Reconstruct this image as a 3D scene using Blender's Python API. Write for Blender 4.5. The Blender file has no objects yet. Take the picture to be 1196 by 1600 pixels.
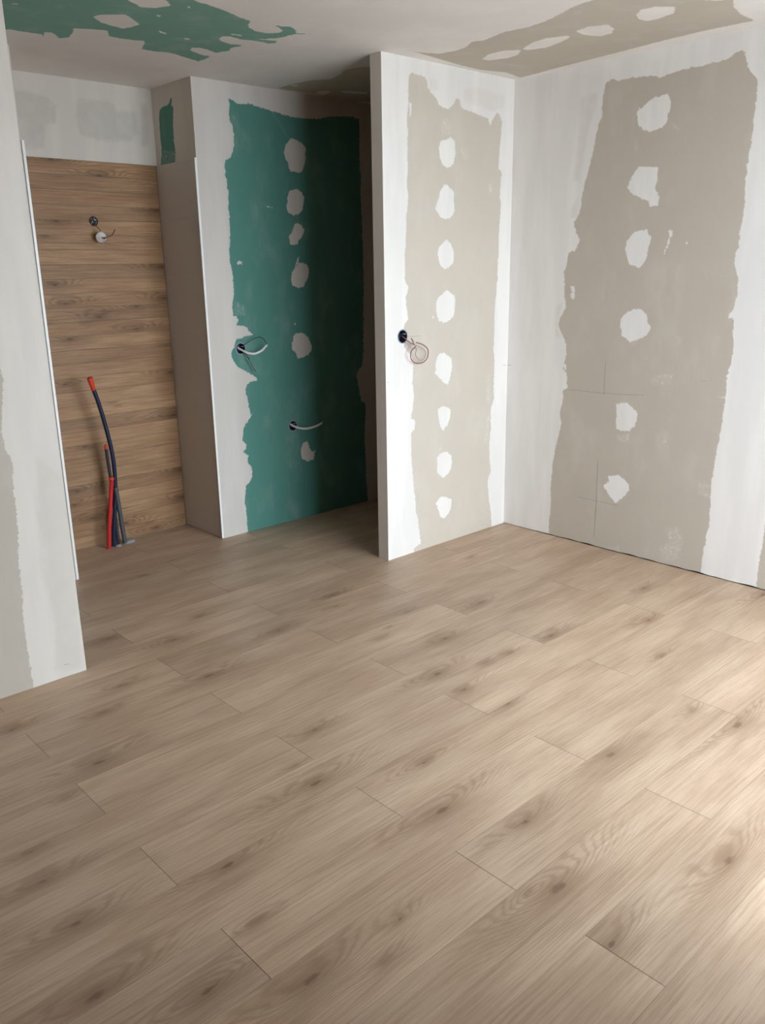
import bpy, math, random, json
import numpy as np
from mathutils import Vector, Matrix
C = bpy.context.scene.collection
SC = bpy.context.scene
D = json.loads(r'''{"part":{"bare":[[[3.139,2.434],[3.183,2.434],[3.227,2.431],[3.259,2.421],[3.265,2.385],[3.286,2.364],[3.323,2.345],[3.346,2.315],[3.384,2.302],[3.431,2.307],[3.46,2.336],[3.471,2.358],[3.498,2.355],[3.509,2.33],[3.514,2.315],[3.578,2.309],[3.65,2.298],[3.722,2.287],[3.744,2.254],[3.757,2.281],[3.78,2.302],[3.795,2.328],[3.828,2.306],[3.84,2.282],[3.834,2.218],[3.828,2.153],[3.82,2.088],[3.821,2.042],[3.847,2.034],[3.84,1.971],[3.837,1.905],[3.847,1.852],[3.841,1.791],[3.836,1.723],[3.835,1.648],[3.837,1.603],[3.833,1.555],[3.827,1.499],[3.836,1.471],[3.826,1.437],[3.822,1.38],[3.813,1.317],[3.812,1.238],[3.812,1.159],[3.807,1.072],[3.819,1.012],[3.819,0.938],[3.816,0.864],[3.822,0.788],[3.797,0.738],[3.795,0.67],[3.801,0.608],[3.795,0.588],[3.786,0.512],[3.795,0.417],[3.809,0.352],[3.783,0.309],[3.782,0.261],[3.794,0.178],[3.81,0.118],[3.825,0.025],[3.823,-0.008],[3.15,-0.023],[3.151,0.022],[3.207,0.039],[3.197,0.087],[3.189,0.15],[3.182,0.196],[3.167,0.237],[3.168,0.288],[3.153,0.357],[3.144,0.453],[3.135,0.555],[3.133,0.668],[3.139,0.689],[3.161,0.696],[3.166,0.748],[3.137,0.759],[3.134,0.78],[3.134,0.763],[3.147,0.817],[3.157,0.878],[3.148,0.947],[3.154,1.041],[3.137,1.096],[3.112,1.117],[3.084,1.142],[3.104,1.216],[3.081,1.231],[3.095,1.256],[3.118,1.281],[3.114,1.313],[3.103,1.359],[3.106,1.403],[3.125,1.434],[3.097,1.467],[3.098,1.529],[3.096,1.592],[3.102,1.653],[3.104,1.626],[3.109,1.712],[3.11,1.785],[3.127,1.876],[3.116,1.923],[3.124,2.012],[3.12,2.07],[3.126,2.158],[3.118,2.226],[3.132,2.302],[3.13,2.358],[3.135,2.409]]],"blob":[[[3.356,2.147],[3.404,2.16],[3.437,2.172],[3.467,2.15],[3.47,2.095],[3.453,2.045],[3.41,2.021],[3.376,2.037],[3.352,2.069],[3.347,2.117]],[[3.381,1.936],[3.396,1.946],[3.435,1.929],[3.462,1.908],[3.46,1.858],[3.468,1.82],[3.441,1.784],[3.397,1.773],[3.358,1.785],[3.319,1.825],[3.343,1.872],[3.357,1.91]],[[3.14,2.302],[3.152,2.301],[3.15,2.241],[3.137,2.245]],[[3.407,1.675],[3.443,1.649],[3.465,1.604],[3.459,1.558],[3.419,1.529],[3.394,1.524],[3.359,1.546],[3.339,1.591],[3.344,1.629],[3.378,1.658]],[[3.414,1.42],[3.445,1.396],[3.476,1.385],[3.475,1.331],[3.467,1.277],[3.421,1.255],[3.385,1.247],[3.35,1.259],[3.33,1.303],[3.328,1.35],[3.345,1.382],[3.389,1.404]],[[3.351,1.086],[3.391,1.086],[3.449,1.054],[3.457,1.007],[3.444,0.959],[3.424,0.908],[3.382,0.93],[3.321,0.981],[3.326,1.026],[3.331,1.06]],[[3.342,0.786],[3.373,0.797],[3.42,0.787],[3.448,0.766],[3.444,0.73],[3.426,0.689],[3.384,0.658],[3.363,0.683],[3.347,0.736]],[[3.293,1.298],[3.302,1.295],[3.312,1.271],[3.304,1.271]],[[3.369,0.532],[3.416,0.536],[3.454,0.504],[3.462,0.465],[3.449,0.422],[3.423,0.4],[3.385,0.387],[3.338,0.426],[3.341,0.478],[3.337,0.515]],[[3.365,0.279],[3.408,0.271],[3.46,0.245],[3.457,0.207],[3.441,0.172],[3.392,0.143],[3.365,0.164],[3.349,0.206],[3.328,0.249]]],"dust":[[[3.356,2.237],[3.403,2.265],[3.447,2.221],[3.432,2.178],[3.365,2.178]],[[3.2,2.394],[3.223,2.38],[3.227,2.335],[3.209,2.338]],[[3.501,2.141],[3.562,2.133],[3.573,2.071],[3.522,2.08]],[[3.732,1.966],[3.764,1.967],[3.776,1.922],[3.733,1.914]],[[3.756,0.944],[3.791,0.934],[3.79,0.762],[3.755,0.766]],[[3.659,0.975],[3.693,0.972],[3.682,0.951]],[[3.747,0.656],[3.791,0.727],[3.785,0.543],[3.739,0.519]],[[3.342,0.566],[3.374,0.575],[3.395,0.557],[3.353,0.542]]],"thinb":[[[3.527,2.409],[3.687,2.428],[3.857,2.41],[3.859,2.36],[3.763,2.325],[3.649,2.338],[3.538,2.351]],[[3.272,2.426],[3.345,2.429],[3.336,2.376],[3.281,2.375]]],"pencil":[[[3.127,1.192],[3.213,1.189]],[[2.959,0.971],[2.975,0.969]],[[3.894,0.978],[3.929,0.974]]]},"right":{"bare":[[[2.584,2.4],[2.544,2.409],[2.508,2.396],[2.444,2.398],[2.376,2.395],[2.319,2.39],[2.295,2.375],[2.245,2.382],[2.191,2.389],[2.139,2.395],[2.078,2.389],[2.036,2.397],[1.986,2.396],[1.95,2.404],[1.923,2.421],[1.895,2.419],[1.881,2.396],[1.875,2.384],[1.868,2.351],[1.841,2.318],[1.814,2.29],[1.817,2.244],[1.817,2.172],[1.817,2.1],[1.821,2.027],[1.827,1.968],[1.829,1.909],[1.825,1.833],[1.822,1.764],[1.821,1.745],[1.828,1.706],[1.832,1.668],[1.829,1.613],[1.84,1.582],[1.844,1.534],[1.831,1.494],[1.818,1.454],[1.813,1.398],[1.824,1.341],[1.825,1.309],[1.816,1.227],[1.808,1.127],[1.813,1.068],[1.826,1.024],[1.831,0.99],[1.816,1.044],[1.83,0.998],[1.821,0.926],[1.827,0.833],[1.828,0.749],[1.839,0.662],[1.844,0.566],[1.85,0.477],[1.846,0.38],[1.841,0.281],[1.85,0.219],[1.854,0.157],[1.863,0.093],[1.859,-0.03],[2.811,-0.031],[2.814,0.087],[2.806,0.194],[2.813,0.285],[2.806,0.423],[2.791,0.527],[2.759,0.653],[2.77,0.738],[2.754,0.805],[2.757,0.863],[2.728,0.882],[2.736,0.945],[2.763,0.98],[2.753,1.028],[2.734,0.955],[2.76,0.992],[2.743,1.063],[2.755,1.13],[2.787,1.178],[2.807,1.216],[2.792,1.265],[2.759,1.314],[2.774,1.38],[2.777,1.437],[2.783,1.503],[2.766,1.54],[2.763,1.595],[2.718,1.608],[2.703,1.639],[2.689,1.657],[2.718,1.703],[2.737,1.749],[2.705,1.784],[2.696,1.819],[2.696,1.815],[2.69,1.894],[2.667,1.97],[2.641,2.071],[2.629,2.138],[2.613,2.211],[2.594,2.25],[2.598,2.3],[2.591,2.356]],[[1.568,0.328],[1.57,0.281],[1.57,0.219],[1.575,0.144],[1.574,0.07],[1.576,0.024],[1.569,-0.012],[1.528,-0.038],[1.253,-0.078],[1.406,0.653],[1.544,1.287],[1.591,1.286]]],"blob":[[[2.403,2.242],[2.375,2.258],[2.343,2.277],[2.311,2.292],[2.274,2.295],[2.242,2.302],[2.225,2.265],[2.221,2.229],[2.232,2.211],[2.232,2.176],[2.262,2.157],[2.308,2.142],[2.357,2.156],[2.383,2.179],[2.394,2.216]],[[2.374,1.992],[2.335,1.99],[2.267,1.982],[2.265,1.929],[2.271,1.881],[2.246,1.846],[2.248,1.809],[2.28,1.799],[2.301,1.808],[2.302,1.829],[2.353,1.849],[2.394,1.865],[2.429,1.901],[2.41,1.941]],[[2.406,2.254],[2.39,2.26],[2.394,2.248]],[[2.408,1.648],[2.371,1.689],[2.302,1.699],[2.29,1.674],[2.274,1.656],[2.285,1.61],[2.3,1.55],[2.327,1.512],[2.358,1.525],[2.389,1.534],[2.408,1.578],[2.419,1.613]],[[2.372,1.304],[2.337,1.315],[2.301,1.31],[2.274,1.288],[2.26,1.244],[2.241,1.218],[2.27,1.181],[2.32,1.156],[2.361,1.148],[2.405,1.18],[2.419,1.221],[2.417,1.266]],[[2.182,1.688],[2.164,1.687],[2.173,1.64],[2.183,1.611],[2.196,1.575],[2.206,1.579],[2.189,1.62],[2.184,1.657]],[[2.74,1.427],[2.713,1.426],[2.707,1.346],[2.743,1.376],[2.723,1.39]],[[1.85,1.283],[1.839,1.311],[1.824,1.317],[1.82,1.282]],[[2.096,1.631],[2.085,1.634],[2.08,1.625],[2.09,1.619]],[[2.413,0.819],[2.351,0.833],[2.316,0.809],[2.286,0.787],[2.281,0.762],[2.297,0.715],[2.329,0.685],[2.38,0.677],[2.404,0.686]],[[2.433,0.418],[2.38,0.435],[2.339,0.423],[2.308,0.397],[2.302,0.366],[2.337,0.317],[2.381,0.276],[2.432,0.321],[2.465,0.364],[2.431,0.391]],[[1.869,0.917],[1.835,0.911],[1.83,0.906],[1.863,0.91]]],"dust":[[[2.09,0.197],[2.006,0.226],[1.968,0.151],[1.99,0.041],[2.085,0.007],[2.103,0.088],[2.041,0.134]],[[2.175,0.695],[2.102,0.724],[2.094,0.626],[2.167,0.605]],[[2.407,0.654],[2.317,0.676],[2.312,0.615],[2.393,0.615]],[[1.916,0.486],[1.86,0.476],[1.852,0.398],[1.92,0.425]],[[2.23,0.975],[2.096,1.014],[2.111,0.946],[2.216,0.937]],[[2.423,0.013],[2.34,0.038],[2.326,0.002],[2.41,-0.001]],[[2.223,2.179],[2.18,2.166],[2.173,2.134],[2.205,2.138]],[[2.452,2.375],[2.44,2.374],[2.438,2.342],[2.45,2.343]],[[2.403,2.121],[2.382,2.102],[2.378,2.053],[2.4,2.072]],[[2.114,1.197],[2.065,1.182],[2.079,1.129],[2.109,1.145]],[[2.361,1.15],[2.309,1.157],[2.317,1.125],[2.359,1.127]]],"thinb":[[[2.728,2.351],[2.622,2.361],[2.638,2.281],[2.675,2.185],[2.69,2.085],[2.704,1.947],[2.749,1.96],[2.735,2.106],[2.731,2.225]],[[2.753,1.836],[2.711,1.878],[2.716,1.771],[2.761,1.773]],[[2.819,1.322],[2.778,1.342],[2.804,1.264],[2.813,1.206],[2.786,1.148],[2.822,1.147],[2.833,1.244]]],"pencil":[[[2.719,0.869],[2.528,0.869]],[[2.528,0.869],[2.388,0.872]],[[2.388,0.872],[2.255,0.882]],[[2.621,0.266],[2.502,0.266]],[[2.502,0.266],[2.356,0.265]],[[2.494,1.034],[2.492,0.862]],[[2.506,0.492],[2.501,0.275]],[[2.501,0.275],[2.503,0.051]],[[1.951,0.982],[1.927,0.982]],[[3.163,0.973],[3.126,0.974]]]},"green":{"bare":[[[2.761,2.42],[2.788,2.412],[2.824,2.398],[2.89,2.409],[2.965,2.395],[3.052,2.386],[3.112,2.377],[3.182,2.369],[3.276,2.37],[3.372,2.375],[3.438,2.393],[3.55,2.408],[3.641,2.413],[3.688,2.405],[3.696,2.362],[3.691,2.247],[3.691,2.132],[3.701,2.083],[3.692,1.999],[3.697,1.872],[3.7,1.743],[3.702,1.64],[3.702,1.517],[3.703,1.436],[3.696,1.32],[3.691,1.147],[3.687,1.008],[3.671,0.926],[3.626,0.883],[3.625,0.855],[3.641,0.777],[3.636,0.793],[3.658,0.695],[3.693,0.672],[3.693,0.575],[3.679,0.459],[3.685,0.309],[3.687,0.158],[3.699,-0.029],[2.708,-0.019],[2.709,0.064],[2.705,0.156],[2.7,0.202],[2.715,0.289],[2.748,0.31],[2.765,0.334],[2.764,0.397],[2.736,0.437],[2.751,0.47],[2.73,0.487],[2.705,0.495],[2.732,0.517],[2.741,0.542],[2.71,0.564],[2.726,0.64],[2.754,0.675],[2.82,0.74],[2.782,0.71],[2.772,0.763],[2.768,0.806],[2.752,0.859],[2.77,0.9],[2.848,0.913],[2.833,0.931],[2.775,0.966],[2.717,0.996],[2.682,1.045],[2.675,1.086],[2.708,1.133],[2.715,1.157],[2.739,1.159],[2.78,1.169],[2.831,1.178],[2.797,1.2],[2.794,1.221],[2.721,1.237],[2.737,1.261],[2.725,1.285],[2.701,1.294],[2.705,1.35],[2.719,1.421],[2.721,1.491],[2.708,1.562],[2.702,1.616],[2.714,1.7],[2.72,1.76],[2.716,1.851],[2.723,1.955],[2.712,2.028],[2.709,2.086],[2.719,2.116],[2.757,2.126],[2.775,2.178],[2.782,2.244],[2.774,2.294],[2.758,2.321],[2.765,2.378]]],"blob":[[[3.155,2.245],[3.181,2.259],[3.212,2.25],[3.258,2.23],[3.273,2.208],[3.263,2.137],[3.245,2.089],[3.212,2.072],[3.176,2.081],[3.155,2.08],[3.137,2.129],[3.114,2.166],[3.127,2.212]],[[3.138,1.97],[3.186,1.988],[3.228,1.974],[3.248,1.939],[3.233,1.874],[3.2,1.848],[3.162,1.842],[3.126,1.855],[3.113,1.886],[3.126,1.934]],[[3.17,1.792],[3.192,1.799],[3.223,1.785],[3.238,1.765],[3.22,1.72],[3.192,1.7],[3.19,1.679],[3.131,1.672],[3.124,1.723],[3.146,1.744]],[[2.955,1.886],[3.015,1.883],[3.011,1.874]],[[3.161,1.545],[3.19,1.574],[3.223,1.575],[3.249,1.561],[3.264,1.523],[3.245,1.473],[3.215,1.436],[3.171,1.428],[3.134,1.446],[3.123,1.484],[3.133,1.521]],[[3.14,1.163],[3.201,1.163],[3.238,1.13],[3.258,1.085],[3.26,1.059],[3.227,1.026],[3.148,1.011],[3.139,1.042],[3.107,1.07],[3.107,1.105],[3.122,1.138]],[[2.74,1.572],[2.772,1.592],[2.789,1.584],[2.786,1.569]],[[3.129,1.228],[3.147,1.224],[3.152,1.205],[3.137,1.213]],[[3.187,1.615],[3.195,1.611],[3.167,1.549],[3.156,1.545]],[[3.14,0.454],[3.158,0.479],[3.193,0.492],[3.209,0.453],[3.23,0.416],[3.256,0.422],[3.242,0.372],[3.192,0.361],[3.153,0.382],[3.14,0.417]]],"dust":[[[2.717,1.373],[2.792,1.339],[2.788,1.282],[2.711,1.294]],[[2.774,2.343],[2.801,2.339],[2.798,2.303],[2.78,2.305]],[[3.038,2.384],[3.048,2.385],[3.16,2.253],[3.15,2.248]]],"thinb":[],"pencil":[]},"niche":{"bare":[[[4.48,2.389],[4.441,2.396],[4.384,2.401],[4.367,2.424],[4.348,2.426],[4.358,2.394],[4.343,2.375],[4.359,2.293],[4.364,2.225],[4.357,2.16],[4.371,2.105],[4.53,2.102],[4.504,2.175],[4.505,2.276],[4.499,2.361]]],"blob":[],"dust":[[[4.521,2.19],[4.361,2.161],[4.371,2.105],[4.542,2.103]]],"thinb":[],"pencil":[]},"nback":{"bare":[],"blob":[],"dust":[],"pencil":[],"thinb":[[[1.837,2.417],[1.955,2.394],[1.992,2.36],[1.981,2.276],[1.922,2.267],[1.903,2.156],[1.799,2.133],[1.769,2.264],[1.781,2.411]],[[2.108,2.406],[2.285,2.414],[2.336,2.372],[2.429,2.374],[2.437,2.27],[2.394,2.225],[2.208,2.211],[2.104,2.233],[2.09,2.332]],[[2.472,2.418],[2.512,2.43],[2.499,2.217],[2.449,2.197]]]},"left":{"bare":[[[1.017,1.304],[1.031,1.227],[1.037,1.184],[1.028,1.134],[1.016,1.075],[1.002,0.99],[1.01,0.927],[1.027,0.879],[1.016,0.782],[1.016,0.689],[1.008,0.597],[0.996,0.505],[0.996,0.408],[0.988,0.313],[0.984,0.184],[0.985,0.082],[0.987,-0.008],[0.853,-0.044],[0.599,-0.041],[0.81,1.318]]],"blob":[],"dust":[],"thinb":[[[1.114,0.892],[1.195,0.804],[1.213,0.647],[1.193,0.251],[1.184,0.01],[1.069,0.041],[1.103,0.227],[1.073,0.436],[1.086,0.674]]],"pencil":[[[1.112,0.053],[1.134,0.049]]]},"ceilg":{"bare":[[[1.491,3.881],[1.519,3.85],[1.565,3.852],[1.61,3.848],[1.65,3.847],[1.67,3.88],[1.646,3.803],[1.676,3.794],[1.732,3.863],[1.753,3.813],[1.734,3.73],[1.711,3.671],[1.752,3.653],[1.833,3.618],[1.875,3.697],[1.931,3.701],[1.986,3.691],[2.032,3.671],[2.086,3.805],[2.149,3.81],[2.201,3.787],[2.277,3.803],[2.256,3.801],[2.342,3.831],[2.405,3.85],[2.408,3.798],[2.396,3.728],[2.362,3.735],[2.283,3.703],[2.259,3.684],[2.248,3.645],[2.278,3.625],[2.324,3.632],[2.383,3.66],[2.387,3.638],[2.405,3.585],[2.387,3.544],[2.403,3.465],[2.348,3.485],[2.29,3.472],[2.257,3.437],[2.248,3.394],[2.279,3.379],[2.335,3.39],[2.375,3.375],[2.437,3.366],[2.475,3.371],[2.491,3.344],[2.475,3.311],[2.429,3.331],[2.376,3.351],[2.413,3.32],[2.455,3.259],[2.467,3.173],[2.535,3.127],[2.461,3.154],[2.429,3.117],[2.381,3.093],[2.356,3.114],[2.316,3.115],[2.397,3.158],[2.404,3.201],[2.371,3.238],[2.316,3.241],[2.267,3.217],[2.235,3.182],[2.21,3.127],[2.191,3.128],[2.131,3.106],[2.051,3.074],[1.966,3.052],[1.903,3.04],[1.805,2.964],[1.632,2.726],[1.057,3.208],[1.29,4.029]]],"blob":[[[1.703,3.471],[1.71,3.429],[1.784,3.363],[1.829,3.397],[1.892,3.453],[1.885,3.508],[1.871,3.55],[1.811,3.543],[1.751,3.518]],[[1.714,3.196],[1.714,3.134],[1.79,3.071],[1.863,3.149],[1.839,3.209],[1.787,3.238]],[[1.398,3.49],[1.42,3.487],[1.415,3.506]],[[1.553,3.367],[1.576,3.364],[1.574,3.381]],[[1.873,3.284],[1.9,3.29],[1.908,3.311],[1.886,3.302]],[[1.996,3.485],[2.044,3.504],[2.049,3.52],[2.008,3.507]],[[1.913,3.116],[1.925,3.111],[1.937,3.134],[1.928,3.136]],[[2.141,3.524],[2.16,3.509],[2.171,3.534],[2.157,3.545]],[[2.253,3.34],[2.307,3.329],[2.313,3.344],[2.268,3.351]]],"dust":[],"thinb":[],"pencil":[]},"ceilb":{"bare":[[[3.067,3.067],[3.293,3.092],[3.457,3.114],[3.608,3.119],[3.761,3.072],[3.918,3.103],[3.913,3.027],[3.89,2.84],[3.858,2.556],[3.82,2.222],[3.805,2.002],[3.819,1.802],[3.695,1.797],[3.572,1.774],[3.377,1.687],[3.106,1.912],[3.056,2.043],[3.054,2.116],[3.07,2.188],[3.104,2.26],[3.147,2.364],[3.159,2.465],[3.144,2.58],[3.179,2.728],[3.155,2.775],[3.21,2.861],[3.221,2.942],[3.2,3.021],[3.122,3.054]],[[3.065,4.12],[3.071,3.991],[3.081,3.863],[3.15,3.758],[3.12,3.636],[3.077,3.577],[3.077,3.486],[3.121,3.422],[3.148,3.327],[3.364,3.395],[3.704,3.828],[3.858,4.081],[3.729,4.094],[3.658,4.17],[3.563,4.139],[3.462,4.156],[3.325,4.124],[3.197,4.128]]],"blob":[[[3.449,2.966],[3.39,2.879],[3.397,2.786],[3.448,2.73],[3.515,2.8],[3.523,2.869],[3.492,2.955]],[[3.44,2.715],[3.386,2.622],[3.367,2.526],[3.406,2.444],[3.439,2.448],[3.481,2.545],[3.505,2.628],[3.476,2.708]],[[3.375,2.376],[3.355,2.303],[3.392,2.226],[3.463,2.245],[3.526,2.296],[3.528,2.357],[3.459,2.388]],[[3.358,2.077],[3.308,2.024],[3.318,1.965],[3.377,1.916],[3.459,1.967],[3.479,2.043],[3.48,2.098],[3.428,2.101]],[[3.383,1.803],[3.457,1.756],[3.366,1.723],[3.313,1.767]],[[3.315,4.092],[3.296,4.039],[3.339,4.006],[3.378,4.044],[3.393,4.11],[3.354,4.121]],[[3.391,3.965],[3.44,3.919],[3.537,3.9],[3.572,3.939],[3.495,3.983],[3.436,3.998]],[[3.085,4.014],[3.094,3.973],[3.121,4.004],[3.105,4.035]]],"dust":[[[3.104,2.207],[3.126,2.163],[3.179,2.213],[3.158,2.241]]],"thinb":[],"pencil":[]},"knots":[[1.091,2.7,0.6],[0.941,2.404,1.2],[0.58,1.977,0.8],[0.585,1.77,0.9],[0.525,1.532,1.3],[0.716,1.372,1.1],[0.9,1.236,1.3],[0.971,1.689,1.1],[1.568,2.064,0.8],[1.376,1.816,1.3],[1.523,2.678,1.1],[1.593,3.077,0.8],[2.412,2.987,0.8],[1.398,3.291,0.7],[1.978,2.833,0.7],[1.893,3.908,0.5],[1.388,1.94,0.4],[0.608,2.117,0.4],[1.239,2.848,0.7],[1.558,1.45,1.4],[1.537,1.024,1.6],[2.165,1.266,1.1],[2.634,1.062,1.5],[1.691,1.246,0.9],[1.95,0.768,1.2],[1.471,1.065,0.5],[2.176,2.053,1.1],[2.436,2.253,0.7],[3.225,1.741,0.9],[2.848,2.408,0.7],[2.524,1.971,0.5],[1.7,1.66,0.8],[1.474,0.825,0.9],[2.938,1.517,0.5],[3.872,1.512,1.2],[2.186,1.71,0.8],[1.167,1.228,0.5],[3.558,1.961,0.7],[2.783,1.952,0.9],[2.15,1.895,0.9],[2.618,1.218,0.5],[0.813,2.813,0.8],[0.909,1.468,0.5],[1.059,1.159,0.5]],"gr_hi":[2.039,1.919,1.808,1.733,1.654,1.612,1.511,1.437,1.365,1.282,1.206,1.124],"gr_lo":[1.125,1.054,0.986,0.901,0.828,0.742,0.675,0.596,0.52,0.447,0.293,0.222,0.147,0.075],"wk":[[1.927,2.102],[2.183,2.036],[1.918,1.8],[2.504,1.87],[1.869,1.477],[1.917,1.379],[2.097,1.3],[2.328,1.347],[2.315,1.223],[1.917,1.191],[2.508,1.563],[2.509,1.387],[2.502,0.699],[1.933,0.592],[1.856,0.345],[1.831,0.271],[2.516,0.359],[2.518,0.183],[1.923,0.172],[2.318,0.026],[2.122,0.095],[2.509,0.957],[1.861,0.951]],"E1":{"c":[2.7388,4.15,1.1028],"cable":[[2.7291,4.17,1.1094],[2.7415,4.145,1.0953],[2.754,4.12,1.0833],[2.7736,4.105,1.0752],[2.797,4.095,1.0727],[2.8247,4.09,1.0797],[2.8501,4.09,1.0903],[2.8734,4.095,1.106],[2.8915,4.1,1.1145]],"w1":[[2.7652,4.17,1.1073],[2.7615,4.14,1.1242],[2.7763,4.12,1.1391],[2.8071,4.11,1.155],[2.844,4.105,1.1628],[2.871,4.105,1.151],[2.8911,4.105,1.1244]],"w2":[[2.7585,4.17,1.0977],[2.7495,4.14,1.085],[2.7618,4.125,1.0599],[2.7803,4.12,1.0259],[2.802,4.12,0.986],[2.8161,4.12,0.9669]],"w3":[[2.7641,4.17,1.0922],[2.7573,4.135,1.0722],[2.7666,4.115,1.0526],[2.7708,4.11,1.0324],[2.7918,4.113,0.9976],[2.8088,4.116,0.9692]]},"E2":{"c":[3.0868,4.15,0.6051],"cable":[[3.0808,4.17,0.6137],[3.0944,4.145,0.6015],[3.1147,4.12,0.591],[3.1496,4.105,0.584],[3.1931,4.1,0.5854],[3.2379,4.1,0.5915],[3.2839,4.105,0.6024]]},"E3":{"c":[3.0759,3.1563,1.1946],"lead":[[3.0766,3.1813,1.2043],[3.074,3.1613,1.1978],[3.068,3.1363,1.1895],[3.0839,3.1213,1.1708],[3.0975,3.1163,1.1604],[3.1161,3.1163,1.1558],[3.1286,3.1163,1.1462],[3.1254,3.1163,1.1377],[3.1002,3.1163,1.1199],[3.0996,3.1213,1.0912],[3.1191,3.1263,1.0672],[3.1527,3.1283,1.0532],[3.1912,3.1283,1.0521],[3.2215,3.1263,1.0676],[3.2321,3.1233,1.0938],[3.2241,3.1193,1.1214],[3.1901,3.1143,1.1441],[3.1542,3.1103,1.1567],[3.1301,3.1083,1.1618]],"w2":[[3.0783,3.1783,1.2022],[3.0751,3.1593,1.1945],[3.0691,3.1343,1.1874],[3.0899,3.1243,1.1685],[3.1035,3.1193,1.1587],[3.1204,3.1143,1.1512],[3.1551,3.1113,1.138],[3.1858,3.1133,1.1246],[3.2049,3.1163,1.1097],[3.2106,3.1203,1.0957],[3.2053,3.1263,1.0734],[3.1848,3.1283,1.0661],[3.1592,3.1283,1.0771],[3.1408,3.1263,1.0964],[3.1382,3.1223,1.11],[3.1384,3.1183,1.1256],[3.1246,3.1123,1.1445],[3.1062,3.1063,1.1657],[3.0889,3.1043,1.1864]]},"S":{"c":[2.1237,4.565,1.8033],"w":[[2.1332,4.58,1.801],[2.1221,4.545,1.7816],[2.126,4.525,1.7698],[2.1331,4.515,1.7564],[2.1333,4.515,1.7433]],"disc":[2.1348,4.515,1.7192],"t1":[[2.1325,4.51,1.719],[2.142,4.49,1.714],[2.1624,4.485,1.7217],[2.1856,4.485,1.7319],[2.2002,4.485,1.7519],[2.2072,4.485,1.7597]],"t2":[[2.1334,4.51,1.7168],[2.1463,4.495,1.7098],[2.1389,4.493,1.6965],[2.1294,4.495,1.6899]]},"K":{"blue":[[1.9327,4.4,0.9916],[1.9425,4.4082,0.9597],[1.9535,4.4164,0.9252],[1.9767,4.4245,0.8486],[2.0,4.4327,0.7482],[2.0213,4.4409,0.6384],[2.0359,4.4491,0.5351],[2.0405,4.4573,0.4395],[2.0377,4.4655,0.336],[2.0293,4.4736,0.2403],[2.0133,4.4818,0.1208],[2.0013,4.49,0.0088]],"dark":[[1.9975,4.44,0.6077],[2.0026,4.4493,0.5789],[2.0086,4.4586,0.5226],[2.0153,4.4679,0.4579],[2.0235,4.4771,0.3841],[2.0283,4.4864,0.2781],[2.0335,4.4957,0.1378],[2.0383,4.505,0.0047]],"red":[[2.0054,4.43,0.4175],[2.0065,4.438,0.3862],[2.0009,4.446,0.3308],[1.9857,4.454,0.2132],[1.9703,4.462,0.0943],[1.9624,4.47,0.0129]],"grey":[[2.034,4.45,0.3554],[2.0428,4.46,0.2883],[2.0523,4.47,0.1959],[2.0634,4.48,0.0854],[2.0747,4.49,0.0045]],"mortar":[[2.1002,4.49,0.0043]]},"cam":[1309.2487939542534,0.7456484320128146,0.28312218445988563,-0.016805986104650932,1.5347340695184117],"dim":[3.9398,3.1563,2.9536,3.233,4.15,2.5365,4.5695,3.0726,1.1986]}''')
XR, YP, XE, YP2, YG, XG, YA, YL, XL = D['dim']
H = 2.5
YT = YA - 0.006          # face of the wood look tiles
XN = 1.606               # niche left wall face
XW, YR, XEND = -2.2, -1.0, 5.4; YD, XD = 0.24, 1.25   # YD: door wall on the right, XD where it steps back; far left wall, rear wall, dark end of the passage
# ------------------------------------------------------------------ camera
f_, yaw, pitch, roll, ch = D['cam']
cam_d = bpy.data.cameras.new('camera'); cam = bpy.data.objects.new('camera', cam_d); C.objects.link(cam)
fw = Vector((math.sin(yaw)*math.cos(pitch), math.cos(yaw)*math.cos(pitch), -math.sin(pitch)))
sd = Vector((math.cos(yaw), -math.sin(yaw), 0)); up = sd.cross(fw)
s2 = sd*math.cos(roll)+up*math.sin(roll); u2 = -sd*math.sin(roll)+up*math.cos(roll)
m = Matrix((s2, u2, -fw)).transposed().to_4x4(); m.translation = (0, 0, ch)
cam.matrix_world = m
cam_d.sensor_fit = 'VERTICAL'; cam_d.sensor_height = 36.0; cam_d.lens = 36.0*f_/1600.0
cam_d.clip_start = 0.02
SC.camera = cam
# ------------------------------------------------------------------ world, daylight, exposure
SKY, SKY_STRENGTH, EXPOSURE = (0.785, 0.895, 1.0), 11.0, 0.0
w = bpy.data.worlds.new('overcast_sky'); SC.world = w; w.use_nodes = True
bg = w.node_tree.nodes['Background']; bg.inputs[0].default_value = (*SKY, 1); bg.inputs[1].default_value = SKY_STRENGTH
OP = (1.72, 3.90, 0.0, 2.25)       # glazed door opening in the rear wall: x0, x1, z0, z1
pd = bpy.data.lights.new('daylight_portal', 'AREA'); pd.shape = 'RECTANGLE'; pd.size = OP[1]-OP[0]; pd.size_y = OP[3]-OP[2]
pd.cycles.is_portal = True
po = bpy.data.objects.new('daylight_portal', pd); C.objects.link(po)
po.location = ((OP[0]+OP[1])/2, YD-0.12, (OP[2]+OP[3])/2); po.rotation_euler = (math.radians(90), 0, 0)
SC.view_settings.view_transform = 'Standard'; SC.view_settings.look = 'None'
SC.view_settings.gamma = 1; SC.view_settings.use_curve_mapping = False
SC.view_settings.exposure = EXPOSURE
SC.cycles.max_bounces = 14; SC.cycles.diffuse_bounces = 10
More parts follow.
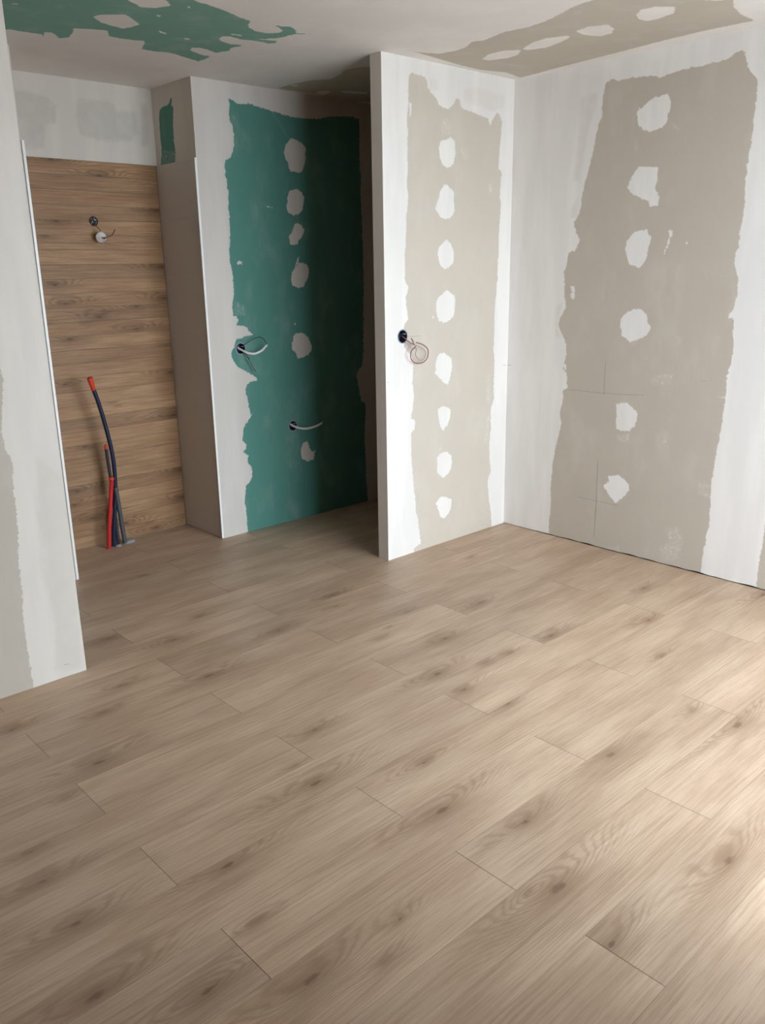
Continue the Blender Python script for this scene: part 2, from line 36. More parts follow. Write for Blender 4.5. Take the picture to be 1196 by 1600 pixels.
# ------------------------------------------------------------------ node helpers
def mat(name):
    M = bpy.data.materials.new(name); M.use_nodes = True
    return M, M.node_tree, M.node_tree.nodes['Principled BSDF']
class NT:
    def __init__(s, nt): s.nt = nt
    def val(s, inp, v):
        if isinstance(v, bpy.types.NodeSocket): s.nt.links.new(v, inp)
        elif v is not None: inp.default_value = v
    def math(s, op, a, b=None, c=None, clamp=False):
        n = s.nt.nodes.new('ShaderNodeMath'); n.operation = op; n.use_clamp = clamp
        s.val(n.inputs[0], a); s.val(n.inputs[1], b)
        if c is not None: s.val(n.inputs[2], c)
        return n.outputs[0]
    def vmul(s, v, k):
        n = s.nt.nodes.new('ShaderNodeVectorMath'); n.operation = 'MULTIPLY'; s.val(n.inputs[0], v); s.val(n.inputs[1], k); return n.outputs[0]
    def attr(s, name, vec=False):
        n = s.nt.nodes.new('ShaderNodeAttribute'); n.attribute_name = name; return n.outputs['Vector' if vec else 'Fac']
    def pos(s):
        n = s.nt.nodes.new('ShaderNodeNewGeometry'); return n.outputs['Position']
    def noise(s, vec, scale, detail=3, rough=.55, dist=0, color=False):
        n = s.nt.nodes.new('ShaderNodeTexNoise'); s.val(n.inputs['Vector'], vec); n.inputs['Scale'].default_value = scale
        n.inputs['Detail'].default_value = detail; n.inputs['Roughness'].default_value = rough; n.inputs['Distortion'].default_value = dist
        return n.outputs['Color' if color else 'Fac']
    def step(s, v, lo, hi, a=0.0, b=1.0):
        n = s.nt.nodes.new('ShaderNodeMapRange'); n.interpolation_type = 'SMOOTHSTEP'
        s.val(n.inputs['Value'], v); s.val(n.inputs['From Min'], lo); s.val(n.inputs['From Max'], hi)
        n.inputs['To Min'].default_value = a; n.inputs['To Max'].default_value = b; return n.outputs[0]
    def mix(s, f, a, b, mode='MIX'):
        n = s.nt.nodes.new('ShaderNodeMix'); n.data_type = 'RGBA'; n.blend_type = mode
        s.val(n.inputs['Factor'], f)
        s.val(n.inputs[6], (*a, 1) if isinstance(a, tuple) else a); s.val(n.inputs[7], (*b, 1) if isinstance(b, tuple) else b)
        return n.outputs[2]
    def bump(s, h, strength, dist, normal=None):
        n = s.nt.nodes.new('ShaderNodeBump'); n.inputs['Strength'].default_value = strength; n.inputs['Distance'].default_value = dist
        s.val(n.inputs['Height'], h)
        if normal is not None: s.val(n.inputs['Normal'], normal)
        return n.outputs[0]
def plain(name, col, rough=.5, metal=0, trans=0, var=0.06, scale=40):
    M, nt, b = mat(name); N = NT(nt)
    n = N.noise(N.pos(), scale, 3)
    c2 = tuple(max(0, x*(1-var*2)) for x in col); c1 = tuple(min(1, x*(1+var)) for x in col)
    nt.links.new(N.mix(n, c2, c1), b.inputs['Base Color'])
    b.inputs['Roughness'].default_value = rough; b.inputs['Metallic'].default_value = metal
    b.inputs['Transmission Weight'].default_value = trans
    return M
COAT = (0.815, 0.775, 0.725)
def plaster(name, board, coat=COAT, horizontal=False, thin_amt=.34):
    """filled plasterboard: bare board where 'bare' > 0, joint compound elsewhere"""
    M, nt, b = mat(name); N = NT(nt); P = N.pos()
    wob = N.math('MULTIPLY_ADD', N.noise(P, 45, 4, .7), 0.026, -0.013)
    rag = N.math('MULTIPLY_ADD', N.noise(N.vmul(P, (1, 1, .6)), 210, 3, .7), 0.018, -0.009)
    d = N.math('ADD', N.math('ADD', N.attr('bare'), wob), rag)
    bare = N.step(d, -0.0012, 0.0012)
    # thin translucent filler dragged over the board, broken up by its paper grain
    spk = N.step(N.noise(P, 60, 5, .75), 0.50, 0.68)
    dust = N.math('MULTIPLY', N.step(N.attr('dust'), -0.01, 0.015), N.math('MULTIPLY_ADD', spk, .5, .10))
    stray = N.math('MULTIPLY', N.step(N.noise(P, 120, 2, .5), 0.745, 0.765), .55)
    haze = N.math('MULTIPLY', N.step(N.noise(N.vmul(P, (1, 1, .5)), 7, 5, .6), 0.48, 0.75), .14)
    cover = N.math('MAXIMUM', N.math('MAXIMUM', dust, stray), haze)
    bare = N.math('MULTIPLY', bare, N.math('SUBTRACT', 1.0, cover))
    thin = N.math('MULTIPLY', N.step(N.math('ADD', N.attr('thinb'), wob), -0.012, 0.014), N.math('MULTIPLY_ADD', N.noise(P, 18, 4), thin_amt, .03))
    bare = N.math('MAXIMUM', bare, thin)
    # compound: broad trowel passes, drier and wetter
    tr = N.noise(N.vmul(P, (3.2, 3.2, .55) if not horizontal else (1.2, 1.2, 1)), 3.0, 4, .55)
    fine = N.noise(N.vmul(P, (6, 6, .8)), 14, 3, .6)
    cc = N.mix(N.step(tr, .40, .66), tuple(x*.965 for x in coat), tuple(min(1, x*1.035) for x in coat))
    cc = N.mix(N.math('MULTIPLY', fine, .22), cc, tuple(x*.93 for x in (coat[0]*.97, coat[1], coat[2]*1.04)))
    # board paper: faint vertical fibre
    fib = N.noise(N.vmul(P, (60, 60, 4)), 4, 3, .7)
    bc = N.mix(N.noise(P, 5, 4), tuple(x*.93 for x in board), tuple(min(1, x*1.06) for x in board))
    bc = N.mix(N.math('MULTIPLY', fib, .5), bc, tuple(x*.90 for x in board))
    nt.links.new(N.mix(bare, cc, bc), b.inputs['Base Color'])
    b.inputs['Roughness'].default_value = .82
    b.inputs['Specular IOR Level'].default_value = .28
    hgt = N.math('ADD', N.math('MULTIPLY', bare, -.6), N.math('MULTIPLY', tr, .8))
    nt.links.new(N.bump(hgt, .25, .0012), b.inputs['Normal'])
    return M
def wood(name, light, mid, dark, ringf=500., contrast=1.0, rough=.42):
    """wood decor: 'gc' grain coords, 'tone' per plank, 'phase' ring field, 'kd' distance to a knot"""
    M, nt, b = mat(name); N = NT(nt)
    g = N.attr('gc', True); ph = N.attr('phase'); kd = N.attr('kd'); tone = N.attr('tone')
    warp = N.noise(N.vmul(g, (1.6, 14, 1)), 1.0, 4, .6)
    fld = N.math('ADD', ph, N.math('MULTIPLY', warp, .045))
    fld = N.math('ADD', fld, N.math('MULTIPLY', N.noise(N.vmul(g, (9, 60, 1)), 1.0, 3, .6), .0055))
    ring = N.math('SINE', N.math('MULTIPLY', fld, ringf))
    ring = N.step(ring, -.35, 1.0)
    near = N.step(kd, 2.0, 17.0, 1.0, 0.0)
    zone = N.step(N.noise(N.vmul(g, (1.3, 7, 1)), 1.0, 2), .42, .66)
    ringa = N.math('MULTIPLY', ring, N.math('MAXIMUM', N.math('MULTIPLY', near, .55), N.math('MULTIPLY', zone, .26)))
    fibre = N.noise(N.vmul(g, (7, 330, 1)), 1.0, 4, .7)
    fibre2 = N.noise(N.vmul(g, (2.5, 95, 1)), 1.0, 3, .65)
    patch = N.math('MULTIPLY', N.step(N.math('ADD', kd, N.math('MULTIPLY_ADD', N.noise(N.vmul(g, (5, 34, 1)), 1.0, 4, .6), 16, -8)), 1.0, 11.0, 1.0, 0.0), .34)
    pore = N.step(N.noise(N.vmul(g, (22, 620, 1)), 1.0, 2, .6), .60, .72)
    streak = N.step(N.noise(N.vmul(g, (1.1, 26, 1)), 1.0, 3, .6), .58, .80)
    cloud = N.noise(N.vmul(g, (2.2, 9, 1)), 1.0, 3, .5)
    c = N.mix(N.step(cloud, .34, .68), mid, light)
    c = N.mix(N.math('MULTIPLY', N.step(fibre2, .38, .7), .24*contrast), c, dark)
    c = N.mix(N.math('MULTIPLY', N.step(fibre, .40, .72), .30*contrast), c, dark)
    c = N.mix(patch, c, dark)
    c = N.mix(N.math('MULTIPLY', ringa, .62*contrast), c, dark)
    c = N.mix(N.math('MULTIPLY', streak, .38*contrast), c, dark)
    c = N.mix(N.math('MULTIPLY', pore, .22*contrast), c, tuple(x*.6 for x in dark))
    kn = N.math('ADD', kd, N.math('MULTIPLY_ADD', N.noise(N.vmul(g, (40, 160, 1)), 1.0, 3, .7), 1.5, -.75))
    c = N.mix(N.math('MULTIPLY', N.step(kn, .6, 4.2, 1.0, 0.0), .42), c, dark)
    c = N.mix(N.math('MULTIPLY', N.step(kn, .5, 1.15, 1.0, 0.0), .62), c, tuple(x*.52 for x in dark))
    tn = nt.nodes.new('ShaderNodeHueSaturation'); N.val(tn.inputs['Value'], tone); N.val(tn.inputs['Color'], c); tn.inputs['Saturation'].default_value = 1.0
    nt.links.new(tn.outputs[0], b.inputs['Base Color'])
    nt.links.new(N.step(fibre, .2, .8, rough-.05, rough+.10), b.inputs['Roughness'])
    b.inputs['Specular IOR Level'].default_value = .36
    nt.links.new(N.bump(N.math('ADD', fibre, N.math('MULTIPLY', pore, -.6)), .12, .0006), b.inputs['Normal'])
    return M
M_paper = plaster('plasterboard_beige', (0.565, 0.502, 0.425), coat=(.755, .72, .675))  # per-wall coats: one compound, its colour toned for how each wall is lit
M_paper3 = plaster('plasterboard_beige_left_dimmed', (0.53, 0.475, 0.405), coat=(.715, .665, .60))  # left wall copy, dimmer light put into a darker, warmer coat
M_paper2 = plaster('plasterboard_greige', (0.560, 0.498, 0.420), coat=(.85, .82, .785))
M_green = plaster('plasterboard_moisture_green', (0.098, 0.262, 0.215), coat=(.675, .62, .56))  # coat darkened and warmed to stand in for dimmer light
M_cg = plaster('ceiling_boards', (0.20, 0.37, 0.30), coat=(.78, .74, .69), horizontal=True)
M_cb = plaster('ceiling_boards_beige', (0.52, 0.465, 0.385), coat=(.78, .74, .69), horizontal=True)
M_bare = plaster('filled_plaster_dimmed', (0.46, 0.455, 0.40), coat=(.70, .645, .58), thin_amt=.6)  # coat toned down and warmed, the dim niche light painted in
M_floor = wood('oak_plank_floor', (0.620, 0.462, 0.330), (0.495, 0.352, 0.243), (0.235, 0.140, 0.080))
M_clad = wood('oak_slat_tile', (0.455, 0.272, 0.142), (0.345, 0.192, 0.092), (0.130, 0.062, 0.026), ringf=560, contrast=1.5, rough=.5)
M_gap = plain('dark_joint', (0.13, 0.09, 0.065), .9)
M_tile = plain('white_matt_tile', (0.60, 0.56, 0.52), .38, var=.02)
M_grout = plain('white_grout', (0.74, 0.73, 0.71), .8)
M_trim = plain('white_enamel_trim', (0.93, 0.92, 0.89), .30, var=.01)
M_raw = plain('raw_render', (0.62, 0.60, 0.56), .9)
M_darkboard = plain('unfilled_board_darkened', (0.17, 0.135, 0.105), .9)  # hidden board faces, colour darkened to cut bounce light

M_terrace = plain('pale_terrace', (0.52, 0.51, 0.50), .9)
M_box = plain('blue_black_box_plastic', (0.020, 0.030, 0.055), .45)
M_rim = plain('grey_blue_box_rim', (0.30, 0.35, 0.40), .5)
M_white = plain('white_cable_sheath', (0.78, 0.76, 0.74), .35)
M_blackw = plain('black_wire', (0.020, 0.018, 0.018), .35)
M_pit = plain('black_outlet_plastic_shade', (0.004, 0.004, 0.004), .6)  # black rim plastic; on the shallow cup floor it paints a deep hole's shade
M_brownw = plain('brown_wire', (0.13, 0.055, 0.03), .4)
M_redw = plain('dull_red_wire', (0.27, 0.090, 0.085), .4)
M_greyw = plain('lilac_grey_wire', (0.36, 0.31, 0.32), .4)
M_cop = plain('copper', (0.72, 0.42, 0.28), .3, metal=1)
M_blue = plain('navy_conduit', (0.006, 0.015, 0.050), .42)
M_red = plain('red_conduit', (0.62, 0.022, 0.022), .38)
M_rtape = plain('orange_red_tape', (0.72, 0.060, 0.025), .45)
M_grey = plain('smoky_grey_conduit', (0.085, 0.092, 0.100), .4)
M_dark = plain('dark_slate_conduit', (0.030, 0.036, 0.055), .4)
M_mortar = plain('grey_mortar', (0.33, 0.33, 0.33), .95, var=.15, scale=90)
M_pencil = plain('pencil_graphite', (0.20, 0.18, 0.17), .7)
# ------------------------------------------------------------------ mesh helpers
def link(name, V, F, mats, parent=None, kind=None, label=None, cat=None, group=None, smooth=False, mi=None):
    me = bpy.data.meshes.new(name); me.from_pydata([tuple(map(float, v)) for v in V], [], [tuple(map(int, f)) for f in F]); me.update()
    for q in (mats if isinstance(mats, (list, tuple)) else [mats]): me.materials.append(q)
    if mi is not None: me.polygons.foreach_set('material_index', mi)
    if smooth: me.polygons.foreach_set('use_smooth', [True]*len(me.polygons))
    o = bpy.data.objects.new(name, me); C.objects.link(o)
    if parent: o.parent = parent; o.matrix_parent_inverse = parent.matrix_world.inverted()
    if kind: o['kind'] = kind
    if label: o['label'] = label
    if cat: o['category'] = cat
    if group: o['group'] = group
    return o
def fattr(o, name, arr):
    a = o.data.attributes.new(name, 'FLOAT', 'POINT'); a.data.foreach_set('value', np.asarray(arr, np.float32))
def box(V, F, x0, x1, y0, y1, z0, z1, skip=''):
    """append a box; skip drops faces named among -x +x -y +y -z +z"""
    n = len(V)
    V += [(x, y, z) for x in (x0, x1) for y in (y0, y1) for z in (z0, z1)]
    fs = {'-x': (0, 1, 3, 2), '+x': (4, 6, 7, 5), '-y': (0, 4, 5, 1), '+y': (2, 3, 7, 6), '-z': (0, 2, 6, 4), '+z': (1, 5, 7, 3)}
    for k, f in fs.items():
        if k not in skip.split(): F.append(tuple(n+i for i in f))
def sdf(P, poly):
    """signed distance (positive inside) of points P (n,2) to a polygon"""
    poly = np.asarray(poly, float); n = len(poly); best = np.full(len(P), 1e9); ins = np.zeros(len(P), bool)
    for i in range(n):
        a = poly[i]; b = poly[(i+1) % n]; ab = b-a; L = ab@ab
        if L < 1e-12: continue
        t = np.clip(((P-a)@ab)/L, 0, 1); q = P-a-t[:, None]*ab
        best = np.minimum(best, (q*q).sum(1))
        c = (a[1] > P[:, 1]) != (b[1] > P[:, 1])
        with np.errstate(divide='ignore', invalid='ignore'):
            xi = a[0]+(P[:, 1]-a[1])*(ab[0])/(b[1]-a[1])
        ins ^= c & (P[:, 0] < xi)
    d = np.sqrt(best); return np.where(ins, d, -d)
def coats(o, P, spec):
    bare = np.full(len(P), -1.0)
    for p in spec.get('bare', []): bare = np.maximum(bare, sdf(P, p))
    for p in spec.get('blob', []): bare = np.minimum(bare, -sdf(P, p))
    for nm in ('dust', 'thinb'):
        v = np.full(len(P), -1.0)
        for p in spec.get(nm, []): v = np.maximum(v, sdf(P, p))
        fattr(o, nm, v)
    fattr(o, 'bare', bare)
def lines(segs):
    """segs = [(from, to, step), ...] -> sorted coordinate array"""
    out = []
    for a, b, s in segs: out += list(np.linspace(a, b, max(1, int(round((b-a)/s)))+1)[:-1])
    return np.array(out+[segs[-1][1]])
def wall(name, plane, axis, us, zs, spec, mats, shell, holes=(), facing=-1, gapf=None):
    """a hollow plasterboard wall: finely meshed front face at coordinate `plane` on `axis` plus the shell box behind it"""
    U, Z = np.meshgrid(us, zs, indexing='ij'); P = np.stack([U.ravel(), Z.ravel()], 1); nu, nz = len(us), len(zs)
    if gapf is not None:
        low = P[:, 1] < zs[0]+1e-6; P[low, 1] += gapf(P[low, 0])
    idx = np.arange(nu*nz).reshape(nu, nz)
    q = np.stack([idx[:-1, :-1], idx[1:, :-1], idx[1:, 1:], idx[:-1, 1:]], -1).reshape(-1, 4)
    for (hu, hz, r) in holes:
        cen = P[q].mean(1); dd = np.hypot(cen[:, 0]-hu, cen[:, 1]-hz); kill = dd < r
        kv = np.unique(q[kill]); q = q[~kill]; bv = np.intersect1d(kv, np.unique(q))
        d = P[bv]-[hu, hz]; L = np.hypot(d[:, 0], d[:, 1])[:, None]; P[bv] = [hu, hz]+d/L*r
    if facing*(1 if axis == 1 else -1) > 0: q = q[:, ::-1]
    V = np.zeros((len(P), 3)); V[:, 1-axis if axis < 2 else 0] = P[:, 0]; V[:, axis] = plane; V[:, 2] = P[:, 1]
    n0 = len(V); V = [tuple(v) for v in V]; F = [tuple(f) for f in q]; mi = [0]*len(F)
    box(V, F, *shell[0], skip=shell[1]); mi += [1]*(len(F)-len(mi))
    o = link(name, V, F, list(mats), kind='structure', mi=mi)
    PP = np.vstack([P, np.zeros((len(V)-n0, 2))-9])
    coats(o, PP, spec)
    for s in spec.get('pencil', []):
        a, b = np.array(s[0]), np.array(s[1]); dr = (b-a)/np.linalg.norm(b-a); nn = np.array([-dr[1], dr[0]])*.0007
        pv = [a+nn, b+nn, b-nn, a-nn]; off = plane+facing*.0006
        link('pencil_mark', [((off, p[0], p[1]) if axis == 0 else (p[0], off, p[1])) for p in pv], [(0, 1, 2, 3)], M_pencil, parent=o)
    return o
# ------------------------------------------------------------------ setting: walls and ceiling
zz = lines([(0.0, H, .011)])
rs = np.random.RandomState(4)
def gap_right(u): return .0025+.0045*np.abs(np.sin(u*9.1)*np.sin(u*23.7+1))*(u < 2.9)
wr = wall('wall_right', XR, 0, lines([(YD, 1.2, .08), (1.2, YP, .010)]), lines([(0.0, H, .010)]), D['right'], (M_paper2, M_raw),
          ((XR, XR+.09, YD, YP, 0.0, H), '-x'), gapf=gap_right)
wp = wall('wall_partition', YP, 1, lines([(XE, XR, .009)]), lines([(0.0, H, .0095)]), D['part'], (M_paper, M_darkboard),
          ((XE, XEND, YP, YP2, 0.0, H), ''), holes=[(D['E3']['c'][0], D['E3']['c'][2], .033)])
# the shell's front face is dropped where the meshed board stands
def drop_front(o, y, x1):
    me = o.data
    import bmesh
    bm = bmesh.new(); bm.from_mesh(me)
    big = [f for f in bm.faces if f.calc_area() > .5 and abs(f.calc_center_median().y-y) < 1e-4]
    bmesh.ops.delete(bm, geom=big, context='FACES_ONLY'); bm.to_mesh(me); bm.free()
drop_front(wp, YP, 0)
wp.data.materials.append(M_bare)
for f in wp.data.polygons:
    if f.area > .05 and abs(f.center.x-XE) < 1e-3: f.material_index = 2
wl = wall('wall_left', YL, 1, lines([(XW, .2, .1), (.2, XL, .010)]), lines([(0.0, H, .010)]), D['left'], (M_paper3, M_darkboard),
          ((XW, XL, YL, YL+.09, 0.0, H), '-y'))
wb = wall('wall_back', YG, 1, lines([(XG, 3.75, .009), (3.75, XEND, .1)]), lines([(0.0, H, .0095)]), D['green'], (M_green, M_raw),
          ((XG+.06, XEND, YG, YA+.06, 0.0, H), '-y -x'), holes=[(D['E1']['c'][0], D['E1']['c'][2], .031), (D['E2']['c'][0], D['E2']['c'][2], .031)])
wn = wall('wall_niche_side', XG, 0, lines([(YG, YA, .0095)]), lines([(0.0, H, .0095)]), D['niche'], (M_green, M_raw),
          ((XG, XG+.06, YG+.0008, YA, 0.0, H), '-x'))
wk = wall('wall_niche_back', YA, 1, lines([(XN-.05, XG, .012)]), lines([(0.0, H, .012)]), D['nback'], (M_bare, M_raw),
          ((XN-.05, XG+.06, YA, YA+.08, 0.0, H), '-y'), holes=[(D['S']['c'][0], D['S']['c'][2], .024)])
V, F = [], []; box(V, F, XW, XN, YG-.05, YA+.08, 0, H)
def blank(o):
    for nm in ('bare', 'dust', 'thinb'): fattr(o, nm, [-1.0]*len(o.data.vertices))
wo = link('wall_niche_left', V, F, M_bare, kind='structure'); blank(wo)
V, F = [], []; box(V, F, XW-.1, XW, YR-.1, YA+.08, 0, H); blank(link('wall_far_left', V, F, M_darkboard, kind='structure'))
V, F = [], []; box(V, F, XEND, XEND+.1, YP, YA+.06, 0, H); blank(link('wall_passage_end', V, F, M_darkboard, kind='structure'))
V, F = [], []
box(V, F, XW, XD, YR-.12, YR, 0, H); box(V, F, XD-.001, OP[0], YD-.12, YD, 0, H); box(V, F, OP[1], XR+.09, YD-.12, YD, 0, H); box(V, F, OP[0], OP[1], YD-.12, YD, OP[3], H)
box(V, F, XD, XD+.10, YR-.12, YD-.12, 0, H)
blank(link('wall_rear', V, F, M_darkboard, kind='structure'))
V, F = [], []; box(V, F, XD+.10, XR+.6, YD-1.0, YD-.12, 2.46, 2.58)  # added unseen overhang, blocks high sky so the near floor stays dimmer
link('overhang_sky_block', V, F, M_raw, kind='structure')
# open glazed door frame behind the viewer
V, F = [], []
for x in (OP[0], OP[1]-.05): box(V, F, x, x+.05, YD-.10, YD-.03, 0, OP[3])
box(V, F, OP[0]+.05, OP[1]-.05, YD-.10, YD-.03, OP[3]-.05, OP[3])
link('window_1', V, F, M_trim, kind='structure')
# ceiling, one meshed board face with green and beige zones as two materials of the same plaster
cx = lines([(XW, .2, .2), (.2, 3.98, .0115), (3.98, XEND+.1, .1)]); cy = lines([(YD-.12, 1.2, .2), (1.2, 4.4, .0115), (4.4, YA+.08, .05)])
U, W_ = np.meshgrid(cx, cy, indexing='ij'); P = np.stack([U.ravel(), W_.ravel()], 1); idx = np.arange(len(P)).reshape(U.shape)
q = np.stack([idx[:-1, :-1], idx[:-1, 1:], idx[1:, 1:], idx[1:, :-1]], -1).reshape(-1, 4)
cen = P[q].mean(1)
gsd = sdf(cen, D['ceilg']['bare'][0])
V = [(a, b, H) for a, b in P]; F = [tuple(f) for f in q]; mi = [0 if g > -.12 else 1 for g in gsd]
n0 = len(V); box(V, F, XW-.1, XEND+.1, YD-.12, YA+.08, H, H+.12, skip='-z'); box(V, F, XW-.1, XD+.10, YR-.12, YD-.12, H, H+.12); mi += [1]*11
co = link('ceiling', V, F, [M_cg, M_cb], kind='structure', mi=mi)
PP = np.vstack([P, np.full((len(V)-n0, 2), -9.)])
coats(co, PP, {k: D['ceilg'][k]+D['ceilb'][k] for k in ('bare', 'blob', 'dust', 'thinb')})
# ------------------------------------------------------------------ plank surfaces
def planks(rects, knots, to3d, base, gapcol, name, mats, parent=None, du=.02, dv=.008, seed=1, rnd_knots=.6, ks=(.030, .0085), jit=.08, kmul=1.0, edge=0.0, kind=None):
    """rects: (u0,u1,v0,v1) planks; builds one mesh, every plank its own grain"""
    R = random.Random(seed); V, F = [], []; ph, kd, tn, gc = [], [], [], []; mi = []
    for (u0, u1, v0, v1) in rects:
        us = np.linspace(u0, u1, max(2, int((u1-u0)/du)+1)); vs = np.linspace(v0, v1, max(3, int((v1-v0)/dv)+1))
        U, W = np.meshgrid(us, vs, indexing='ij'); u = U.ravel(); v = W.ravel()
        own = [k for k in knots if u0-.02 < k[0] < u1+.02 and v0 < k[1] < v1]
        far = list(own)
        if not own or R.random() < .35:
            for _ in range(R.choice((0, 1, 1, 2))):
                if R.random() < rnd_knots: far.append([R.uniform(u0, u1), R.uniform(v0, v1), R.uniform(.2, .55)*(1 if R.random() < .6 else -1)])
        field = v*1.0+R.uniform(-9, 9); k_ = np.full(len(u), 20.)
        tilt = R.uniform(-.02, .02); field = field+tilt*(u-u0)
        # a broad cathedral bow in some planks
        if R.random() < .6:
            uc = R.uniform(u0, u1); vc = R.uniform(v0, v1); L = R.uniform(.25, .6)
            field = field+R.choice((-1, 1))*.05*np.exp(-((u-uc)/L)**2-((v-vc)/.05)**2)
        for kx, ky, s in far:
            a = abs(s); sx, sy = ks[0]*a*kmul, ks[1]*a*kmul
            r2 = ((u-kx)/(sx*8.5))**2+((v-ky)/(sy*5.0))**2
            field = field+.066*a*np.exp(-r2)*(1 if s > 0 else .7)
            if s > 0 or True:
                kk = np.sqrt(((u-kx)/sx)**2+((v-ky)/sy)**2)+(0 if s > 0 else 1.2); k_ = np.minimum(k_, kk)
        n = len(V); nu, nv = U.shape
        V += [to3d(a, b) for a, b in zip(u, v)]
        idx = n+np.arange(nu*nv).reshape(nu, nv)
        F += [tuple(x) for x in np.stack([idx[:-1, :-1], idx[1:, :-1], idx[1:, 1:], idx[:-1, 1:]], -1).reshape(-1, 4)]
        ph += list(field); kd += list(k_); tn += [R.uniform(1-jit, 1+jit)]*len(u)
        o1, o2 = R.uniform(-50, 50), R.uniform(-50, 50); gc.append(np.stack([u+o1, v+o2, np.zeros(len(u))], 1))
    mi = [0]*len(F); n = len(V); bv, bf = base
    V += bv; F += [tuple(n+i for i in f) for f in bf]; mi += [1]*len(bf)
    e = len(V)-n; ph += [0]*e; kd += [20]*e; tn += [1]*e; gc.append(np.zeros((e, 3)))
    o = link(name, V, F, mats, parent=parent, kind=kind, mi=mi)
    fattr(o, 'phase', ph); fattr(o, 'kd', kd); fattr(o, 'tone', tn)
    a = o.data.attributes.new('gc', 'FLOAT_VECTOR', 'POINT'); a.data.foreach_set('vector', np.vstack(gc).astype(np.float32).ravel())
    return o
# floor: 0.208 m rows running along x, 1.243 m planks, half staggered
PW, PL, Y0 = .2079, 1.243, .676
rects = []
k = math.floor((YR-Y0)/PW)
while Y0+k*PW < YA:
    v0, v1 = max(Y0+k*PW, YR), min(Y0+(k+1)*PW, YA)
    off = .835 if k % 2 else 1.452
    x = off-PL*4
    while x < XEND:
        a, b = max(x, XW), min(x+PL, XEND if v0 > YD-.13 else XD)
        if b-a > .01: rects.append((a+.0007, b-.0007, v0+.0003, v1-.0003))
        x += PL
    k += 1
bv, bf = [], []; box(bv, bf, XW-.1, XEND+.1, YD-.12, YA+.08, -.08, -.0025); box(bv, bf, XW-.1, XD+.10, YR-.12, YD-.12, -.08, -.0025)
floor = planks(rects, D['knots'], lambda a, b: (a, b, 0.0), (bv, bf), None, 'floor', [M_floor, M_gap], du=.02, dv=.007, seed=11, ks=(.021, .0085), kind='structure')
V, F = [], []; box(V, F, XD+.10, XEND+8, YR-14, YD-.12, -.12, -.06)
link('ground', V, F, M_terrace, kind='structure')
# niche cladding: wood look slat tiles on the back wall
ZT = 2.107; rects = []
zs = [ZT-.0752*i for i in range(29)]
for i in range(28): rects.append((XN+.012, XG-.012, max(zs[i+1], .003)+.0009, zs[i]-.0009))
bv, bf = [], []; box(bv, bf, XN+.01, XG-.009, YT+.0012, YA-.0003, .002, ZT)
def hole_free(o, hx, hz, r):
    import bmesh
    bm = bmesh.new(); bm.from_mesh(o.data)
    kill = [f for f in bm.faces if math.hypot(f.calc_center_median().x-hx, f.calc_center_median().z-hz) < r and f.calc_area() < .01]
    bmesh.ops.delete(bm, geom=kill, context='FACES'); bm.to_mesh(o.data); bm.free()
clad = planks(rects, [[a, b, 1.0] for a, b in D['wk']], lambda a, b: (a, YT, b), (bv, bf), None, 'wood_tiling', [M_clad, M_gap], parent=wk, du=.012, dv=.006, seed=5, ks=(.020, .0065), jit=.13, rnd_knots=.35)
# white tiles on the two niche sides, 0.30 courses with thin pale joints, and their edge trims
def white_tiles(parent, xf, xw, y0, y1, name='white_tiling'):
    V, F = [], []; z = ZT; lo, hi = min(xf, xw), max(xf, xw)
    while z > .01:
        z0 = max(z-.30, .003); box(V, F, lo, hi, y0, y1, z0+.0008, z-.0008); z -= .30
    n = len(F)
    mid = (xf*.85+xw*.15)
    box(V, F, min(mid, xw), max(mid, xw), y0+.001, y1-.001, .003, ZT-.001)
    return link(name, V, F, [M_tile, M_grout], parent=parent, mi=[0]*n+[1]*(len(F)-n))
white_tiles(wn, XG-.009, XG, YG+.001, YT+.001)
white_tiles(wo, XN+.009, XN, YG-.05, YT+.001)
def trim(name, x0, x1, y0, y1, z1):
    V, F = [], []; box(V, F, x0, x1, y0, y1, .002, z1)
    o = link(name, V, F, M_trim, kind='structure')
    b = o.modifiers.new('b', 'BEVEL'); b.width = .0015; b.segments = 2; return o
trim('trim_1', XG-.0115, XG+.001, YG-.0035, YG+.0035, ZT+.004)
trim('trim_2', XN-.001, XN+.012, YG-.056, YG-.049, ZT+.008)
# ------------------------------------------------------------------ objects
def catmull(P, n=8):
    P = [Vector(p) for p in P]; P = [P[0]*2-P[1]]+P+[P[-1]*2-P[-2]]; out = []
    for i in range(1, len(P)-2):
        for j in range(n):
            t = j/n; a, b, c, d = P[i-1:i+3]
            out.append(.5*((2*b)+(c-a)*t+(2*a-5*b+4*c-d)*t*t+(3*b-a-3*c+d)*t**3))
    out.append(P[-2]); return out
def tube(V, F, pts, r, seg=10, cap=True, rf=None):
    """sweep a circle along pts; rf(t) scales the radius"""
    n0 = len(V); m_ = len(pts); t0 = (pts[1]-pts[0]).normalized(); nrm = t0.orthogonal().normalized()
    for i, p in enumerate(pts):
        t = (pts[min(i+1, m_-1)]-pts[max(i-1, 0)]).normalized(); nrm = (nrm-t*nrm.dot(t)).normalized(); bn = t.cross(nrm)
        rr = r*(rf(i/(m_-1)) if rf else 1)
        for k_ in range(seg):
            a = 2*math.pi*k_/seg; V.append(tuple(p+(nrm*math.cos(a)+bn*math.sin(a))*rr))
    for i in range(m_-1):
        for k_ in range(seg):
            k2 = (k_+1) % seg; F.append((n0+i*seg+k_, n0+i*seg+k2, n0+(i+1)*seg+k2, n0+(i+1)*seg+k_))
    if cap:
        F.append(tuple(n0+k_ for k_ in range(seg))[::-1]); F.append(tuple(n0+(m_-1)*seg+k_ for k_ in range(seg)))
